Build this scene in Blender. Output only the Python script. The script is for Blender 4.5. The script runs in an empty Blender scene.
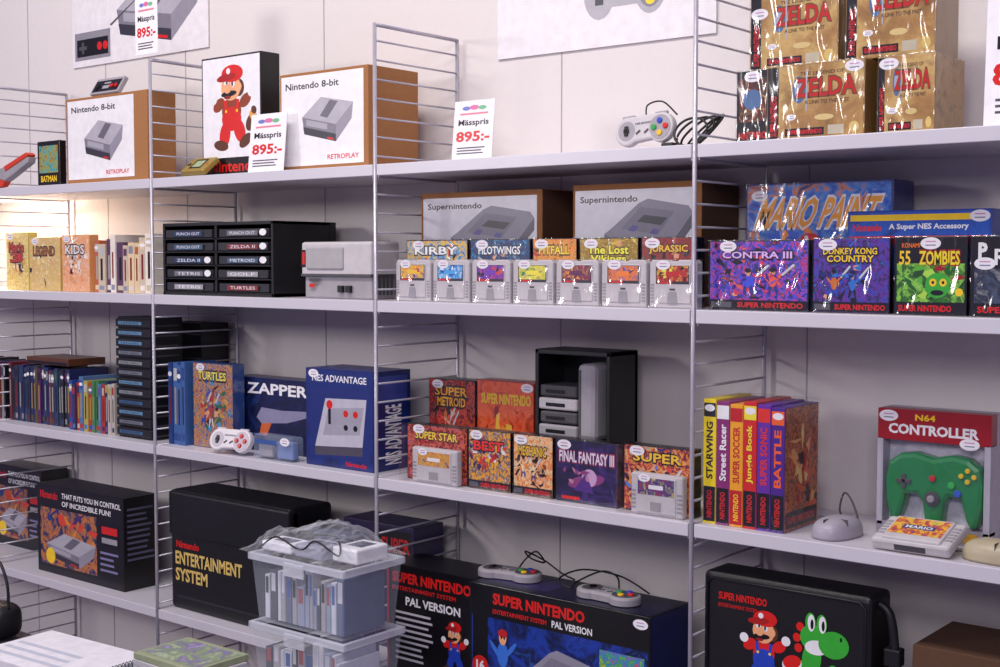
import bpy, bmesh, math, random
from mathutils import Matrix, Vector
from math import sin, cos, pi, radians
R = random.Random(7)
SC = bpy.context.scene
SC.view_settings.view_transform = 'Standard'
XA, YA, ZA = Vector((1,0,0)), Vector((0,1,0)), Vector((0,0,1))

# ------------------------------------------------------------------ materials
def lin(h):
    h = h.lstrip('#'); o = []
    for i in (0,2,4):
        c = int(h[i:i+2],16)/255
        o.append(c/12.92 if c <= .04045 else ((c+.055)/1.055)**2.4)
    return tuple(o)+(1,)
MC = {}
def newmat(key):
    m = bpy.data.materials.new(key); m.use_nodes = True
    nt = m.node_tree; return m, nt, nt.nodes['Principled BSDF']
def P(h, rough=.45, metal=0, coat=0, var=.06, sc=40, emit=0):
    k = ('P',h,rough,metal,coat,emit)
    if k in MC: return MC[k]
    m, nt, bs = newmat('paint_'+h.strip('#'))
    c = lin(h)
    tc = nt.nodes.new('ShaderNodeTexCoord'); n = nt.nodes.new('ShaderNodeTexNoise')
    n.inputs['Scale'].default_value = sc; n.inputs['Detail'].default_value = 2
    r = nt.nodes.new('ShaderNodeValToRGB')
    r.color_ramp.elements[0].position=.3; r.color_ramp.elements[1].position=.7
    r.color_ramp.elements[0].color = tuple(x*(1-var) for x in c[:3])+(1,)
    r.color_ramp.elements[1].color = tuple(min(1,x*(1+var)) for x in c[:3])+(1,)
    nt.links.new(tc.outputs['Object'], n.inputs['Vector']); nt.links.new(n.outputs['Fac'], r.inputs['Fac'])
    nt.links.new(r.outputs['Color'], bs.inputs['Base Color'])
    bs.inputs['Roughness'].default_value = rough; bs.inputs['Metallic'].default_value = metal
    bs.inputs['Coat Weight'].default_value = coat; bs.inputs['Coat Roughness'].default_value = .08
    if emit:
        bs.inputs['Emission Color'].default_value = c; bs.inputs['Emission Strength'].default_value = emit
    MC[k] = m; return m
def G(h): return P(h, .35, 0, .1)            # print ink
def art(cols, seed=0, scale=28, dist=1.5, const=False):
    k = ('A',tuple(cols),seed,scale,dist,const)
    if k in MC: return MC[k]
    m, nt, bs = newmat('printed_art')
    tc = nt.nodes.new('ShaderNodeTexCoord'); n = nt.nodes.new('ShaderNodeTexNoise')
    n.noise_dimensions = '4D'; n.inputs['W'].default_value = seed*3.7
    n.inputs['Scale'].default_value = scale; n.inputs['Detail'].default_value = 6; n.inputs['Roughness'].default_value = .62
    n.inputs['Distortion'].default_value = dist
    r = nt.nodes.new('ShaderNodeValToRGB'); cr = r.color_ramp
    if const: cr.interpolation = 'CONSTANT'
    N = len(cols)
    for i, c in enumerate(cols):
        p = .32+.36*i/max(1,N-1)
        if i < 2: e = cr.elements[i]; e.position = p
        else: e = cr.elements.new(p)
        e.color = lin(c)
    nt.links.new(tc.outputs['Object'], n.inputs['Vector']); nt.links.new(n.outputs['Fac'], r.inputs['Fac'])
    nt.links.new(r.outputs['Color'], bs.inputs['Base Color'])
    bs.inputs['Roughness'].default_value = .35; bs.inputs['Coat Weight'].default_value = .1; bs.inputs['Coat Roughness'].default_value = .06
    MC[k] = m; return m
def clear(key, tint, fac, rough, edge=.55):
    k = ('C',key)
    if k in MC: return MC[k]
    m, nt, bs = newmat(key)
    bs.inputs['Base Color'].default_value = lin(tint); bs.inputs['Roughness'].default_value = rough
    tr = nt.nodes.new('ShaderNodeBsdfTransparent'); mx = nt.nodes.new('ShaderNodeMixShader')
    lw = nt.nodes.new('ShaderNodeLayerWeight'); lw.inputs['Blend'].default_value = .25
    mr = nt.nodes.new('ShaderNodeMapRange'); mr.inputs['To Min'].default_value = fac; mr.inputs['To Max'].default_value = min(1,fac+edge)
    nt.links.new(lw.outputs['Facing'], mr.inputs['Value']); nt.links.new(mr.outputs['Result'], mx.inputs['Fac'])
    nt.links.new(tr.outputs[0], mx.inputs[1]); nt.links.new(bs.outputs[0], mx.inputs[2])
    nt.links.new(mx.outputs[0], nt.nodes['Material Output'].inputs['Surface'])
    MC[k] = m; return m
def sleeve():                                # wrinkled glossy protector film
    m, nt, bs = newmat('protector_film'); nt.nodes.remove(bs)
    tc = nt.nodes.new('ShaderNodeTexCoord'); mp_ = nt.nodes.new('ShaderNodeMapping'); mp_.inputs['Scale'].default_value=(1,1,.4); mp_.inputs['Rotation'].default_value=(0,.5,0)
    n = nt.nodes.new('ShaderNodeTexNoise'); n.inputs['Scale'].default_value=22; n.inputs['Detail'].default_value=2; n.inputs['Distortion'].default_value=.8
    b = nt.nodes.new('ShaderNodeBump'); b.inputs['Strength'].default_value=1; b.inputs['Distance'].default_value=.012
    gl = nt.nodes.new('ShaderNodeBsdfGlossy'); gl.inputs['Roughness'].default_value=.12
    tr = nt.nodes.new('ShaderNodeBsdfTransparent'); mx = nt.nodes.new('ShaderNodeMixShader')
    lw = nt.nodes.new('ShaderNodeLayerWeight'); lw.inputs['Blend'].default_value=.12
    mr = nt.nodes.new('ShaderNodeMapRange'); mr.inputs['To Min'].default_value=.06; mr.inputs['To Max'].default_value=.4
    nt.links.new(lw.outputs['Facing'],mr.inputs['Value'])
    nt.links.new(tc.outputs['Object'],mp_.inputs['Vector']); nt.links.new(mp_.outputs[0],n.inputs['Vector']); nt.links.new(n.outputs['Fac'],b.inputs['Height'])
    nt.links.new(b.outputs[0],gl.inputs['Normal']); nt.links.new(mr.outputs['Result'],mx.inputs['Fac'])
    nt.links.new(tr.outputs[0],mx.inputs[1]); nt.links.new(gl.outputs[0],mx.inputs[2]); nt.links.new(mx.outputs[0],nt.nodes['Material Output'].inputs['Surface'])
    return m
SLV = sleeve()
def bumpy(key, h, rough, sc, bump, var=.1):
    m, nt, bs = newmat(key)
    c = lin(h); tc = nt.nodes.new('ShaderNodeTexCoord'); n = nt.nodes.new('ShaderNodeTexNoise')
    n.inputs['Scale'].default_value = sc; n.inputs['Detail'].default_value = 5
    r = nt.nodes.new('ShaderNodeValToRGB')
    r.color_ramp.elements[0].color = tuple(x*(1-var) for x in c[:3])+(1,)
    r.color_ramp.elements[1].color = tuple(min(1,x*(1+var)) for x in c[:3])+(1,)
    b = nt.nodes.new('ShaderNodeBump'); b.inputs['Strength'].default_value = bump; b.inputs['Distance'].default_value = .002
    nt.links.new(tc.outputs['Object'], n.inputs['Vector']); nt.links.new(n.outputs['Fac'], r.inputs['Fac'])
    nt.links.new(r.outputs['Color'], bs.inputs['Base Color']); nt.links.new(n.outputs['Fac'], b.inputs['Height'])
    nt.links.new(b.outputs[0], bs.inputs['Normal']); bs.inputs['Roughness'].default_value = rough
    return m
WALL = bumpy('wall_paint','#dad3d1',.8,60,.08,.03)
SHELF = bumpy('shelf_lacquer','#cbc7d0',.35,20,.02,.03)
RAIL = P('#b5b1bb',.3,.3)
KRAFT = bumpy('kraft_card','#a06c40',.85,120,.1,.12)
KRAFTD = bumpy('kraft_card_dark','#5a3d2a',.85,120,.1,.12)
VINYL = bumpy('black_vinyl','#0f0e12',.42,90,.25,.2)
BLK, DBLK = P('#101014',.45), P('#08080a',.4)
GRY, LGR, DGR = P('#9a959b',.5), P('#c3bdc0',.5), P('#4a474c',.5)
WHT = P('#ebe8ec',.5)
CLR = clear('clear_plastic','#e2e8f6',.06,.1,.4)
BAGM = clear('plastic_film','#eef0f6',.05,.1,.4)

# ------------------------------------------------------------------ text cache
TC = {}
def tmesh(s, bold):
    k = (s,bold)
    if k in TC: return TC[k]
    c = bpy.data.curves.new('t','FONT'); c.body = s; c.size = 1; c.offset = bold; c.resolution_u = 2
    ob = bpy.data.objects.new('t',c); SC.collection.objects.link(ob)
    dg = bpy.context.evaluated_depsgraph_get(); dg.update()
    me = bpy.data.meshes.new_from_object(ob.evaluated_get(dg))
    vs = [(v.co.x,v.co.y) for v in me.vertices]; fs = [tuple(p.vertices) for p in me.polygons]
    bpy.data.objects.remove(ob); bpy.data.meshes.remove(me); bpy.data.curves.remove(c)
    x0=min(v[0] for v in vs); x1=max(v[0] for v in vs); y0=min(v[1] for v in vs); y1=max(v[1] for v in vs)
    vs = [((x-x0)/(x1-x0),(y-y0)/(y1-y0)) for x,y in vs]
    TC[k] = (vs,fs); return TC[k]

# ------------------------------------------------------------------ builder
class B:
    def __init__(s): s.v=[]; s.f=[]; s.m=[]; s.sm=[]; s.mats=[]; s.T=Matrix()
    def add(s, vs, fs, mat, smooth=False):
        if mat not in s.mats: s.mats.append(mat)
        i = s.mats.index(mat); o = len(s.v)
        s.v += [tuple(s.T @ Vector(v)) for v in vs]
        s.f += [tuple(o+a for a in f) for f in fs]; s.m += [i]*len(fs); s.sm += [smooth]*len(fs)
    def box(s,x0,x1,y0,y1,z0,z1,mat,bev=0,seg=2):
        bm = bmesh.new(); bmesh.ops.create_cube(bm,size=1)
        for v in bm.verts: v.co = Vector((x0+(v.co.x+.5)*(x1-x0), y0+(v.co.y+.5)*(y1-y0), z0+(v.co.z+.5)*(z1-z0)))
        if bev: bmesh.ops.bevel(bm, geom=bm.edges[:], offset=bev, segments=seg, profile=.5, affect='EDGES')
        bm.verts.index_update()
        s.add([v.co[:] for v in bm.verts],[tuple(v.index for v in f.verts) for f in bm.faces],mat); bm.free()
    def prism(s, pts, z0, z1, mat, ch=0, smooth=False):
        n = len(pts)
        a = sum(pts[i][0]*pts[(i+1)%n][1]-pts[(i+1)%n][0]*pts[i][1] for i in range(n))
        if a < 0: pts = pts[::-1]
        def inset(d):
            o = []
            for i in range(n):
                p,q,r = Vector(pts[i-1]),Vector(pts[i]),Vector(pts[(i+1)%n])
                e1=(q-p).normalized(); e2=(r-q).normalized()
                m=(Vector((-e1.y,e1.x))+Vector((-e2.y,e2.x)))
                m = m.normalized() if m.length>1e-6 else Vector((0,0))
                o.append((q.x+m.x*d,q.y+m.y*d))
            return o
        rings = [(pts,z0),(pts,z1-ch)]
        if ch: rings += [(inset(ch*.3),z1-ch*.3),(inset(ch),z1)]
        vs = [(x,y,z) for rg,z in rings for x,y in rg]
        fs = [tuple(range(n))[::-1]]
        for k in range(len(rings)-1):
            for i in range(n): fs.append((k*n+i,k*n+(i+1)%n,(k+1)*n+(i+1)%n,(k+1)*n+i))
        fs.append(tuple((len(rings)-1)*n+i for i in range(n)))
        s.add(vs,fs,mat)
    def disc(s,cx,cy,r,z0,z1,mat,ch=0,n=20,ry=None):
        ry = ry or r
        s.prism([(cx+r*cos(2*pi*i/n),cy+ry*sin(2*pi*i/n)) for i in range(n)],z0,z1,mat,ch)
    def sup(s,c,r,mat,e=.7,flat=None,nu=28,nv=16):
        vs=[]; fs=[]
        def pw(x,e): return math.copysign(abs(x)**e,x)
        for j in range(nv+1):
            t=-pi/2+pi*j/nv
            for i in range(nu):
                p=2*pi*i/nu
                z=c[2]+r[2]*pw(sin(t),e)
                if flat is not None: z=max(z,flat)
                vs.append((c[0]+r[0]*pw(cos(t),e)*pw(cos(p),e),c[1]+r[1]*pw(cos(t),e)*pw(sin(p),e),z))
        for j in range(nv):
            for i in range(nu): fs.append((j*nu+i,j*nu+(i+1)%nu,(j+1)*nu+(i+1)%nu,(j+1)*nu+i))
        s.add(vs,fs,mat,True)
    def tube(s,pts,r,mat,n=8,sub=8):
        pts=[Vector(p) for p in pts]; L=[]
        if sub>1:
            for i in range(len(pts)-1):
                p0=pts[max(i-1,0)];p1=pts[i];p2=pts[i+1];p3=pts[min(i+2,len(pts)-1)]
                for k in range(sub):
                    t=k/sub
                    L.append(.5*((2*p1)+(p2-p0)*t+(2*p0-5*p1+4*p2-p3)*t*t+(3*p1-p0-3*p2+p3)*t**3))
            L.append(pts[-1])
        else: L=pts
        vs=[];fs=[]; up=Vector((.13,.21,.97))
        for i,p in enumerate(L):
            d=(L[min(i+1,len(L)-1)]-L[max(i-1,0)]).normalized()
            a=d.cross(up)
            if a.length<.1: a=d.cross(Vector((1,0,0)))
            a.normalize(); b2=d.cross(a)
            for k in range(n): q=2*pi*k/n; vs.append(tuple(p+a*r*cos(q)+b2*r*sin(q)))
        for i in range(len(L)-1):
            for k in range(n): fs.append((i*n+k,i*n+(k+1)%n,(i+1)*n+(k+1)%n,(i+1)*n+k))
        fs.append(tuple(range(n))[::-1]); fs.append(tuple((len(L)-1)*n+k for k in range(n)))
        s.add(vs,fs,mat,True)
    def obj(s,name,loc=(0,0,0),rot=(0,0,0),parent=None):
        me=bpy.data.meshes.new(name); me.from_pydata(s.v,[],s.f)
        for m in s.mats: me.materials.append(m)
        me.polygons.foreach_set('material_index',s.m); me.polygons.foreach_set('use_smooth',s.sm); me.update()
        ob=bpy.data.objects.new(name,me); SC.collection.objects.link(ob)
        ob.location=loc; ob.rotation_euler=rot
        if parent: ob.parent=parent
        return ob

class F:                       # a printable face of an object, coordinates 0..1
    def __init__(s,b,O,U,V,w,h,k=None):
        s.b=b;s.O=Vector(O);s.U=Vector(U);s.V=Vector(V);s.N=s.U.cross(s.V);s.w=w;s.h=h;s.k=k or [0]
    def sub(s,u0,v0,u1,v1):
        return F(s.b,s.O+s.U*u0*s.w+s.V*v0*s.h,s.U,s.V,(u1-u0)*s.w,(v1-v0)*s.h,s.k)
    def put(s,pts,fs,mat):
        s.k[0]+=1; n=s.N*(.00025+.00002*s.k[0])
        s.b.add([tuple(s.O+s.U*u*s.w+s.V*v*s.h+n) for u,v in pts],fs,mat)
    def poly(s,pts,mat):
        n=len(pts); a=sum(pts[i][0]*pts[(i+1)%n][1]-pts[(i+1)%n][0]*pts[i][1] for i in range(n))
        if a<0: pts=pts[::-1]
        s.put(pts,[tuple(range(n))],mat)
    def rect(s,u0,v0,u1,v1,mat): s.poly([(u0,v0),(u1,v0),(u1,v1),(u0,v1)],mat)
    def fill(s,mat,m=.012): s.rect(m,m*s.w/s.h,1-m,1-m*s.w/s.h,mat)
    def ell(s,cu,cv,ru,rv,mat,rot=0,n=20):
        a=radians(rot); W,H=s.w,s.h; o=[]
        for i in range(n):
            t=2*pi*i/n; x=ru*W*cos(t); y=rv*H*sin(t)
            o.append((cu+(x*cos(a)-y*sin(a))/W, cv+(x*sin(a)+y*cos(a))/H))
        s.poly(o,mat)
    def circ(s,cu,cv,r,mat,n=20): s.ell(cu,cv,r*s.h/s.w,r,mat,0,n)
    def text(s,t,u0,v0,u1,v1,mat,bold=.02,shear=0):
        vs,fs=tmesh(t,bold)
        s.put([(u0+(u1-u0)*(x+shear*(y-.5)),v0+(v1-v0)*y) for x,y in vs],fs,mat)
    def vtext(s,t,u0,v0,u1,v1,mat,bold=.02):       # reads bottom to top
        vs,fs=tmesh(t,bold); s.put([(u1-(u1-u0)*y,v0+(v1-v0)*x) for x,y in vs],fs,mat)
    def otext(s,t,u0,v0,u1,v1,mat,om,shear=0):     # outlined title
        s.text(t,u0-.012,v0-.02,u1+.012,v1+.02,om,.07,shear); s.text(t,u0,v0,u1,v1,mat,.025,shear)
    def lines(s,u0,v0,u1,v1,n,mat,seed=1):
        r=random.Random(seed); dv=(v1-v0)/n
        for i in range(n):
            e=u1-(u1-u0)*r.random()*.35; s.rect(u0,v1-(i+.65)*dv,e,v1-(i+.25)*dv,mat)
    def stick(s,u,v,r=.0165):            # small white price label
        W,H=s.w,s.h; rv=r*.58/H; ru=r/W
        u=min(max(u,ru+.01),1-ru-.01); v=min(v,1-rv-.01)
        s.ell(u,v,ru,rv,WHT); s.rect(u-ru*.5,v+rv*.2,u+ru*.5,v+rv*.4,P('#c88ab8')); s.rect(u-ru*.5,v-rv*.4,u+ru*.5,v-rv*.2,P('#7a7a96'))

def pbox(name,x0,x1,y0,d,z0,h,body,front=None,side=None,top=None,rz=0,bev=.0012):
    b=B(); w=x1-x0; b.box(0,w,0,d,0,h,body,bev)
    if front: front(F(b,(0,0,0),XA,ZA,w,h))
    if side: side(F(b,(w,0,0),YA,ZA,d,h))
    if top: top(F(b,(0,0,h),XA,YA,w,d))
    if name=='video_game_box': b.box(-.001,w+.0015,-.0035,d+.0005,.0003,h+.0015,SLV,.002)
    return b.obj(name,(x0,y0,z0),(0,0,rz))

# ------------------------------------------------------------------ drawings
RED,YEL,BLU,GRN,SKIN,BRN,ORG,PUR,GOLD = [G(c) for c in ('#d41c16','#f6cb1c','#2040b4','#34a832','#eca878','#5a3018','#f0741a','#502888','#a8803c')]
WH,BK = G('#eae7ea'), G('#0a090d')
def mario(f,over,shirt,tail=False):
    if tail:
        f.ell(.9,.33,.14,.08,BRN,50); f.ell(.93,.4,.06,.07,G('#e0a050'),50); f.ell(.95,.46,.05,.05,BRN,50)
    f.ell(.24,.55,.13,.07,shirt,30); f.circ(.13,.62,.06,WH); f.ell(.78,.58,.13,.07,shirt,30); f.circ(.9,.67,.06,WH)
    f.ell(.5,.47,.2,.16,shirt); f.ell(.36,.2,.11,.16,over,-15); f.ell(.66,.24,.11,.15,over,25); f.ell(.5,.38,.2,.14,over)
    f.poly([(.36,.45),(.42,.45),(.4,.6),(.34,.6)],over); f.poly([(.58,.45),(.64,.45),(.66,.6),(.6,.6)],over)
    f.circ(.39,.47,.018,YEL); f.circ(.61,.47,.018,YEL)
    f.ell(.28,.08,.15,.06,BRN,-8); f.ell(.78,.12,.14,.065,BRN,30)
    f.ell(.66,.73,.1,.1,BRN); f.ell(.49,.74,.2,.15,SKIN); f.ell(.66,.74,.05,.05,SKIN)
    f.ell(.4,.8,.045,.06,WH); f.ell(.53,.8,.045,.06,WH); f.ell(.41,.79,.018,.04,BK); f.ell(.52,.79,.018,.04,BK)
    f.ell(.45,.67,.16,.035,BK,4); f.ell(.42,.73,.075,.055,SKIN); f.ell(.42,.63,.07,.02,G('#8c1b18'))
    f.ell(.52,.9,.22,.1,RED); f.ell(.4,.86,.2,.045,G('#a81713'),6); f.circ(.44,.93,.035,WH)
def yoshi(f):
    f.poly([(.15,.3),(.02,.36),(.1,.2),(.3,.22)],GRN); f.ell(.42,.36,.25,.2,GRN,15); f.ell(.56,.34,.13,.17,WH,10)
    f.ell(.25,.5,.13,.07,WH,20); f.ell(.25,.52,.12,.06,RED,20)
    f.ell(.33,.16,.12,.12,GRN); f.ell(.6,.14,.1,.12,GRN); f.ell(.36,.06,.16,.055,ORG); f.ell(.66,.05,.16,.055,ORG)
    f.ell(.5,.58,.12,.16,GRN,-8)
    for a,b in ((.33,.66),(.31,.75),(.35,.85)): f.ell(a,b,.05,.04,RED)
    f.ell(.52,.77,.17,.12,GRN); f.ell(.56,.69,.15,.065,WH,5); f.ell(.77,.74,.19,.12,GRN,5); f.ell(.86,.8,.015,.02,BK)
    for a in (.48,.62): f.ell(a,.9,.065,.09,GRN); f.ell(a+.01,.9,.045,.075,WH); f.ell(a+.02,.89,.02,.045,BK)
    f.ell(.68,.45,.11,.05,GRN,35); f.circ(.77,.52,.045,GRN)
def nes_pic(f):
    f.poly([(.02,.6),(.38,.95),(.98,.8),(.66,.42)],G('#aeaab4')); f.poly([(.02,.6),(.66,.42),(.66,.1),(.06,.3)],G('#7c7884'))
    f.poly([(.66,.42),(.98,.8),(.95,.5),(.66,.1)],G('#908b98')); f.poly([(.04,.42),(.66,.24),(.66,.1),(.06,.28)],G('#35333d'))
    f.poly([(.1,.55),(.5,.44),(.5,.33),(.1,.44)],G('#a5a1ab')); f.poly([(.55,.88),(.7,.84),(.5,.55),(.36,.6)],G('#67636f'))
    f.poly([(.5,.2),(.62,.165),(.62,.13),(.5,.16)],RED)
def snes_pic(f):
    f.poly([(.0,.42),(.08,.5),(.4,.88),(.5,.94),(.95,.82),(1,.72),(.78,.3),(.7,.22),(.1,.34)],G('#8f8b9a'))
    f.poly([(.0,.42),(.1,.34),(.7,.22),(.78,.3),(.78,.12),(.7,.04),(.1,.14),(.0,.22)],G('#6b6776'))
    f.poly([(.78,.3),(1,.72),(1,.52),(.78,.12)],G('#5b5766'))
    f.poly([(.2,.5),(.42,.82),(.8,.74),(.62,.4)],G('#7b7787')); f.poly([(.38,.6),(.46,.7),(.72,.65),(.65,.54)],G('#35323d'))
    f.poly([(.27,.47),(.33,.55),(.4,.53),(.35,.45)],G('#574d95')); f.poly([(.52,.42),(.56,.49),(.63,.47),(.6,.4)],G('#574d95'))
    f.ell(.22,.24,.06,.06,G('#3a3742')); f.ell(.5,.18,.06,.06,G('#3a3742'))
def pad_pic(f,body='#a8a4ac'):
    f.ell(.2,.5,.19,.42,G(body)); f.ell(.8,.5,.19,.42,G(body)); f.rect(.2,.25,.8,.9,G(body))
    f.ell(.8,.5,.15,.33,G('#7d7984'))
    f.rect(.15,.3,.25,.7,G('#3a3840')); f.rect(.1,.42,.3,.58,G('#3a3840'))
    f.circ(.8,.7,.09,BLU); f.circ(.8,.3,.09,YEL); f.circ(.72,.5,.09,GRN); f.circ(.88,.5,.09,RED)
    f.rect(.42,.45,.48,.55,DGR); f.rect(.54,.45,.6,.55,DGR)
def figure(f,c1,c2,c3,head=SKIN):
    f.ell(.35,.2,.08,.22,c2,-12); f.ell(.65,.2,.08,.22,c2,14); f.ell(.5,.48,.2,.24,c1)
    f.ell(.22,.55,.07,.2,c1,40); f.ell(.8,.6,.07,.2,c1,-40); f.ell(.5,.8,.14,.14,head); f.ell(.5,.88,.17,.08,c3)
    f.ell(.45,.8,.03,.03,BK); f.ell(.56,.8,.03,.03,BK)
def blobs(f,cols,seed,n=26,rmin=.02,rmax=.09,box=(.06,.16,.94,.92)):
    r=random.Random(seed); cs=[(r.uniform(.2,.8),r.uniform(.3,.7)) for _ in range(3)]; s=min(1.4,f.h/f.w*1.2)
    for i in range(n):
        c=cs[i%3]; cu=min(box[2],max(box[0],r.gauss(c[0],.13))); cv=min(box[3],max(box[1],r.gauss(c[1],.14))); k=r.randint(4,8); p=[]; st=r.uniform(.4,1.4); ro=r.uniform(0,pi)
        for j in range(k):
            t=2*pi*j/k; q=r.uniform(rmin,rmax); x=q*cos(t)*st; y=q*sin(t)/st
            p.append((min(.985,max(.015,cu+(x*cos(ro)-y*sin(ro))*s)),min(.98,max(.02,cv+x*sin(ro)+y*cos(ro)))))
        f.poly(p,G(r.choice(cols)))
def cover(cols,seed,title,tc='#f6cf22',band=True,fig=True,ty=.66,th=.16,oc='#140c18',st=True,shear=0):
    def fn(f):
        f.fill(art(cols,seed,60,2.2)); r=random.Random(seed)
        blobs(f,list(cols)+['#100c14','#e0a078'],seed,36 if fig else 14,.012,.07)
        if fig:
            for q in range(2):
                u=r.uniform(.12,.6); v=r.uniform(.2,.36); cc=[r.choice(list(cols)+['#b01c18','#203890','#e0d8d8','#d0701c','#18161c']) for _ in range(3)]
                figure(f.sub(u,v,u+.2,v+.38),G(cc[0]),G(cc[1]),G(cc[2]),G('#e0a078'))
                f.poly([(u+.2,v+.25),(u+.32,v+.4),(u+.3,v+.42),(u+.18,v+.27)],G('#c8c8d0'))
            blobs(f,list(cols),seed+9,14,.012,.045,(.06,.16,.94,.5))
        t=title.split('|')
        for i,l in enumerate(t): f.otext(l,.14+.05*i,ty-i*(th*1.1),.84-.04*i,ty+th-i*(th*1.1),G(tc),G(oc),shear)
        if band:
            f.rect(.012,.02,.988,.15,BK); f.text('SUPER NINTENDO',.3,.045,.95,.12,RED,.03); f.rect(.03,.04,.24,.12,G('#55525c'))
        if st: f.stick(.2,.97)
    return fn
# ------------------------------------------------------------------ controllers
def dogbone(name,loc,rot,body=LGR,dark=GRY,btn=('#cc2222','#e8b820','#2b48b8','#2c9a44'),w=.144,cable=None):
    b=B(); s=w/.144; o=[]
    for a in range(80,316,12): o.append((-.041+.031*cos(radians(a)),.031*sin(radians(a))))
    for a in range(-135,101,12): o.append((.041+.031*cos(radians(a)),.031*sin(radians(a))))
    b.T=Matrix.Scale(s,4)
    b.prism(o,0,.016,body,.005)
    b.disc(.041,0,.0255,.0155,.017,dark,.0004,28); b.disc(-.041,0,.021,.0155,.0165,dark,.0004,28)
    b.box(-.0475,-.0345,-.0045,.0045,.016,.0195,DBLK,.001); b.box(-.0455,-.0365,-.0105,.0105,.016,.0195,DBLK,.001)
    for (x,y),c in zip(((.055,0),(.041,-.013),(.041,.013),(.027,0)),btn):
        b.disc(x,y,.0062,.016,.0205,P(c,.3),.0015,16)
    for x in (-.012,.008):
        b.T=Matrix.Scale(s,4)@Matrix.Translation((x,-.005,0))@Matrix.Rotation(radians(35),4,'Z'); b.box(-.006,.006,-.002,.002,.015,.018,DGR,.0008)
    b.T=Matrix.Scale(s,4)
    b.box(-.055,-.025,.026,.034,.004,.012,dark,.002); b.box(.025,.055,.026,.034,.004,.012,dark,.002)
    F(b,(-.02,.008,.0161),XA,YA,.04,.012).text('SUPER NINTENDO',0,.2,1,.6,DGR,.02)
    if cable: b.tube(cable,.0018,BLK)
    return b.obj(name,loc,rot)

# ------------------------------------------------------------------ room + shelving
D=2.001; WY=2.28; S1,S2,S3,S4=1.703,1.413,1.033,.613
b=B(); b.box(-5.4,1.6,WY,WY+.1,0,3.0,WALL); b.obj('wall_back')
b=B(); b.box(-5.4,1.6,-2.2,WY,-.05,0,bumpy('floor_concrete','#77717c',.7,8,.05)); b.obj('floor')
b=B()
for x in (-4.29,-3.75,-3.34,-2.965,-2.413,-1.678,-1.1,-.5):
    b.box(x-.0012,x+.0012,WY-.0012,WY-.0002,.02,2.98,P('#a49ea2'))
b.obj('trim_1')
unit=bpy.data.objects.new('shelving_unit',None); SC.collection.objects.link(unit)
rails=[-4.302,-3.522,-2.742,-1.962,-1.182,-.402,.378]
for i,x in enumerate(rails):
    top=2.0 if x<-1.5 else 2.4
    b=B(); r=.0042
    for y in (D-.002,D+.264):
        b.tube([(x,y,0.001),(x,y,top)],r,RAIL,10,1)
    z=.06
    while z<top:
        b.tube([(x,D-.002,z),(x,D+.264,z)],.0023,RAIL,6,1); z+=.0405
    b.tube([(x,D-.002,top-.003),(x,D+.264,top-.003)],.0042,RAIL,8,1)
    b.obj('upright_%d'%(i+1),parent=unit)
k=0
for z in (S1,S2,S3,S4):
    for i in range(6):
        b=B(); x0=rails[i]+.006; x1=rails[i+1]-.006; k+=1
        b.box(x0,x1,D-.004,D+.272,z-.024,z,SHELF,.0015)
        b.box(x0,x0+.003,D+.0,D+.25,z-.028,z-.02,RAIL); b.box(x1-.003,x1,D,D+.25,z-.028,z-.02,RAIL)
        b.obj('board_%d'%k,parent=unit)

# ------------------------------------------------------------------ wall posters
def poster(name,x0,x1,z0,z1,fn,y=WY-.005):
    b=B(); b.box(0,x1-x0,0,.003,0,z1-z0,P('#e4dfe2',.5)); fn(F(b,(0,0,0),XA,ZA,x1-x0,z1-z0)); return b.obj(name,(x0,y,z0))
def fp1(f):
    nes_pic(f.sub(.34,.03,.96,.56)); g=f.sub(.02,.02,.3,.26); g.rect(0,.1,1,.9,G('#8b8790')); g.rect(.06,.2,.94,.7,BK); g.circ(.7,.45,.12,RED); g.circ(.86,.45,.12,RED); g.rect(.12,.4,.34,.5,DGR); g.rect(.2,.28,.26,.62,DGR)
    f.poly([(.3,.26),(.5,.4),(.51,.4),(.31,.25)],DGR)
poster('poster',-3.50,-2.86,2.075,2.5,fp1)
def fp2(f):
    pad_pic(f.sub(.42,.09,.80,.36)); f.text('nintendo',.6,.8,.9,.95,RED)
poster('poster',-1.851,-1.30,1.945,2.45,fp2)

# ------------------------------------------------------------------ price signs
def sign(name,x0,x1,y,z0,h,tilt=-.12,rz=0,legs=True):
    b=B(); w=x1-x0; b.box(0,w,0,.0012,0,h,P('#efebef',.5))
    f=F(b,(0,0,0),XA,ZA,w,h)
    f.ell(.3,.87,.1,.035,G('#7078c0')); f.ell(.5,.88,.12,.04,G('#d870a0')); f.ell(.7,.87,.1,.035,G('#70b888')); f.rect(.15,.76,.85,.79,G('#e08090'))
    f.text('Mässpris',.12,.55,.88,.68,BK,.02); f.text('895:-',.08,.3,.92,.48,RED,.03)
    f.lines(.12,.08,.88,.22,3,DGR,3)
    if legs: b.box(w*.4,w*.6,.001,.03,0,.0015,WHT); b.tube([(w*.5,.03,.001),(w*.5,.002,h*.7)],.001,WHT,6,1)
    return b.obj(name,(x0,y,z0),(tilt,0,rz))
sign('price_sign',-2.385,-2.262,2.008,S1,.135,-.1)
sign('price_sign',-1.765,-1.66,2.02,S1,.12,-.1)
sign('price_sign',-.69,-.55,2.02,S1,.2,-.05)
sign('price_sign',-2.79,-2.70,1.992,2.01,.14,0,0,False)

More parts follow.
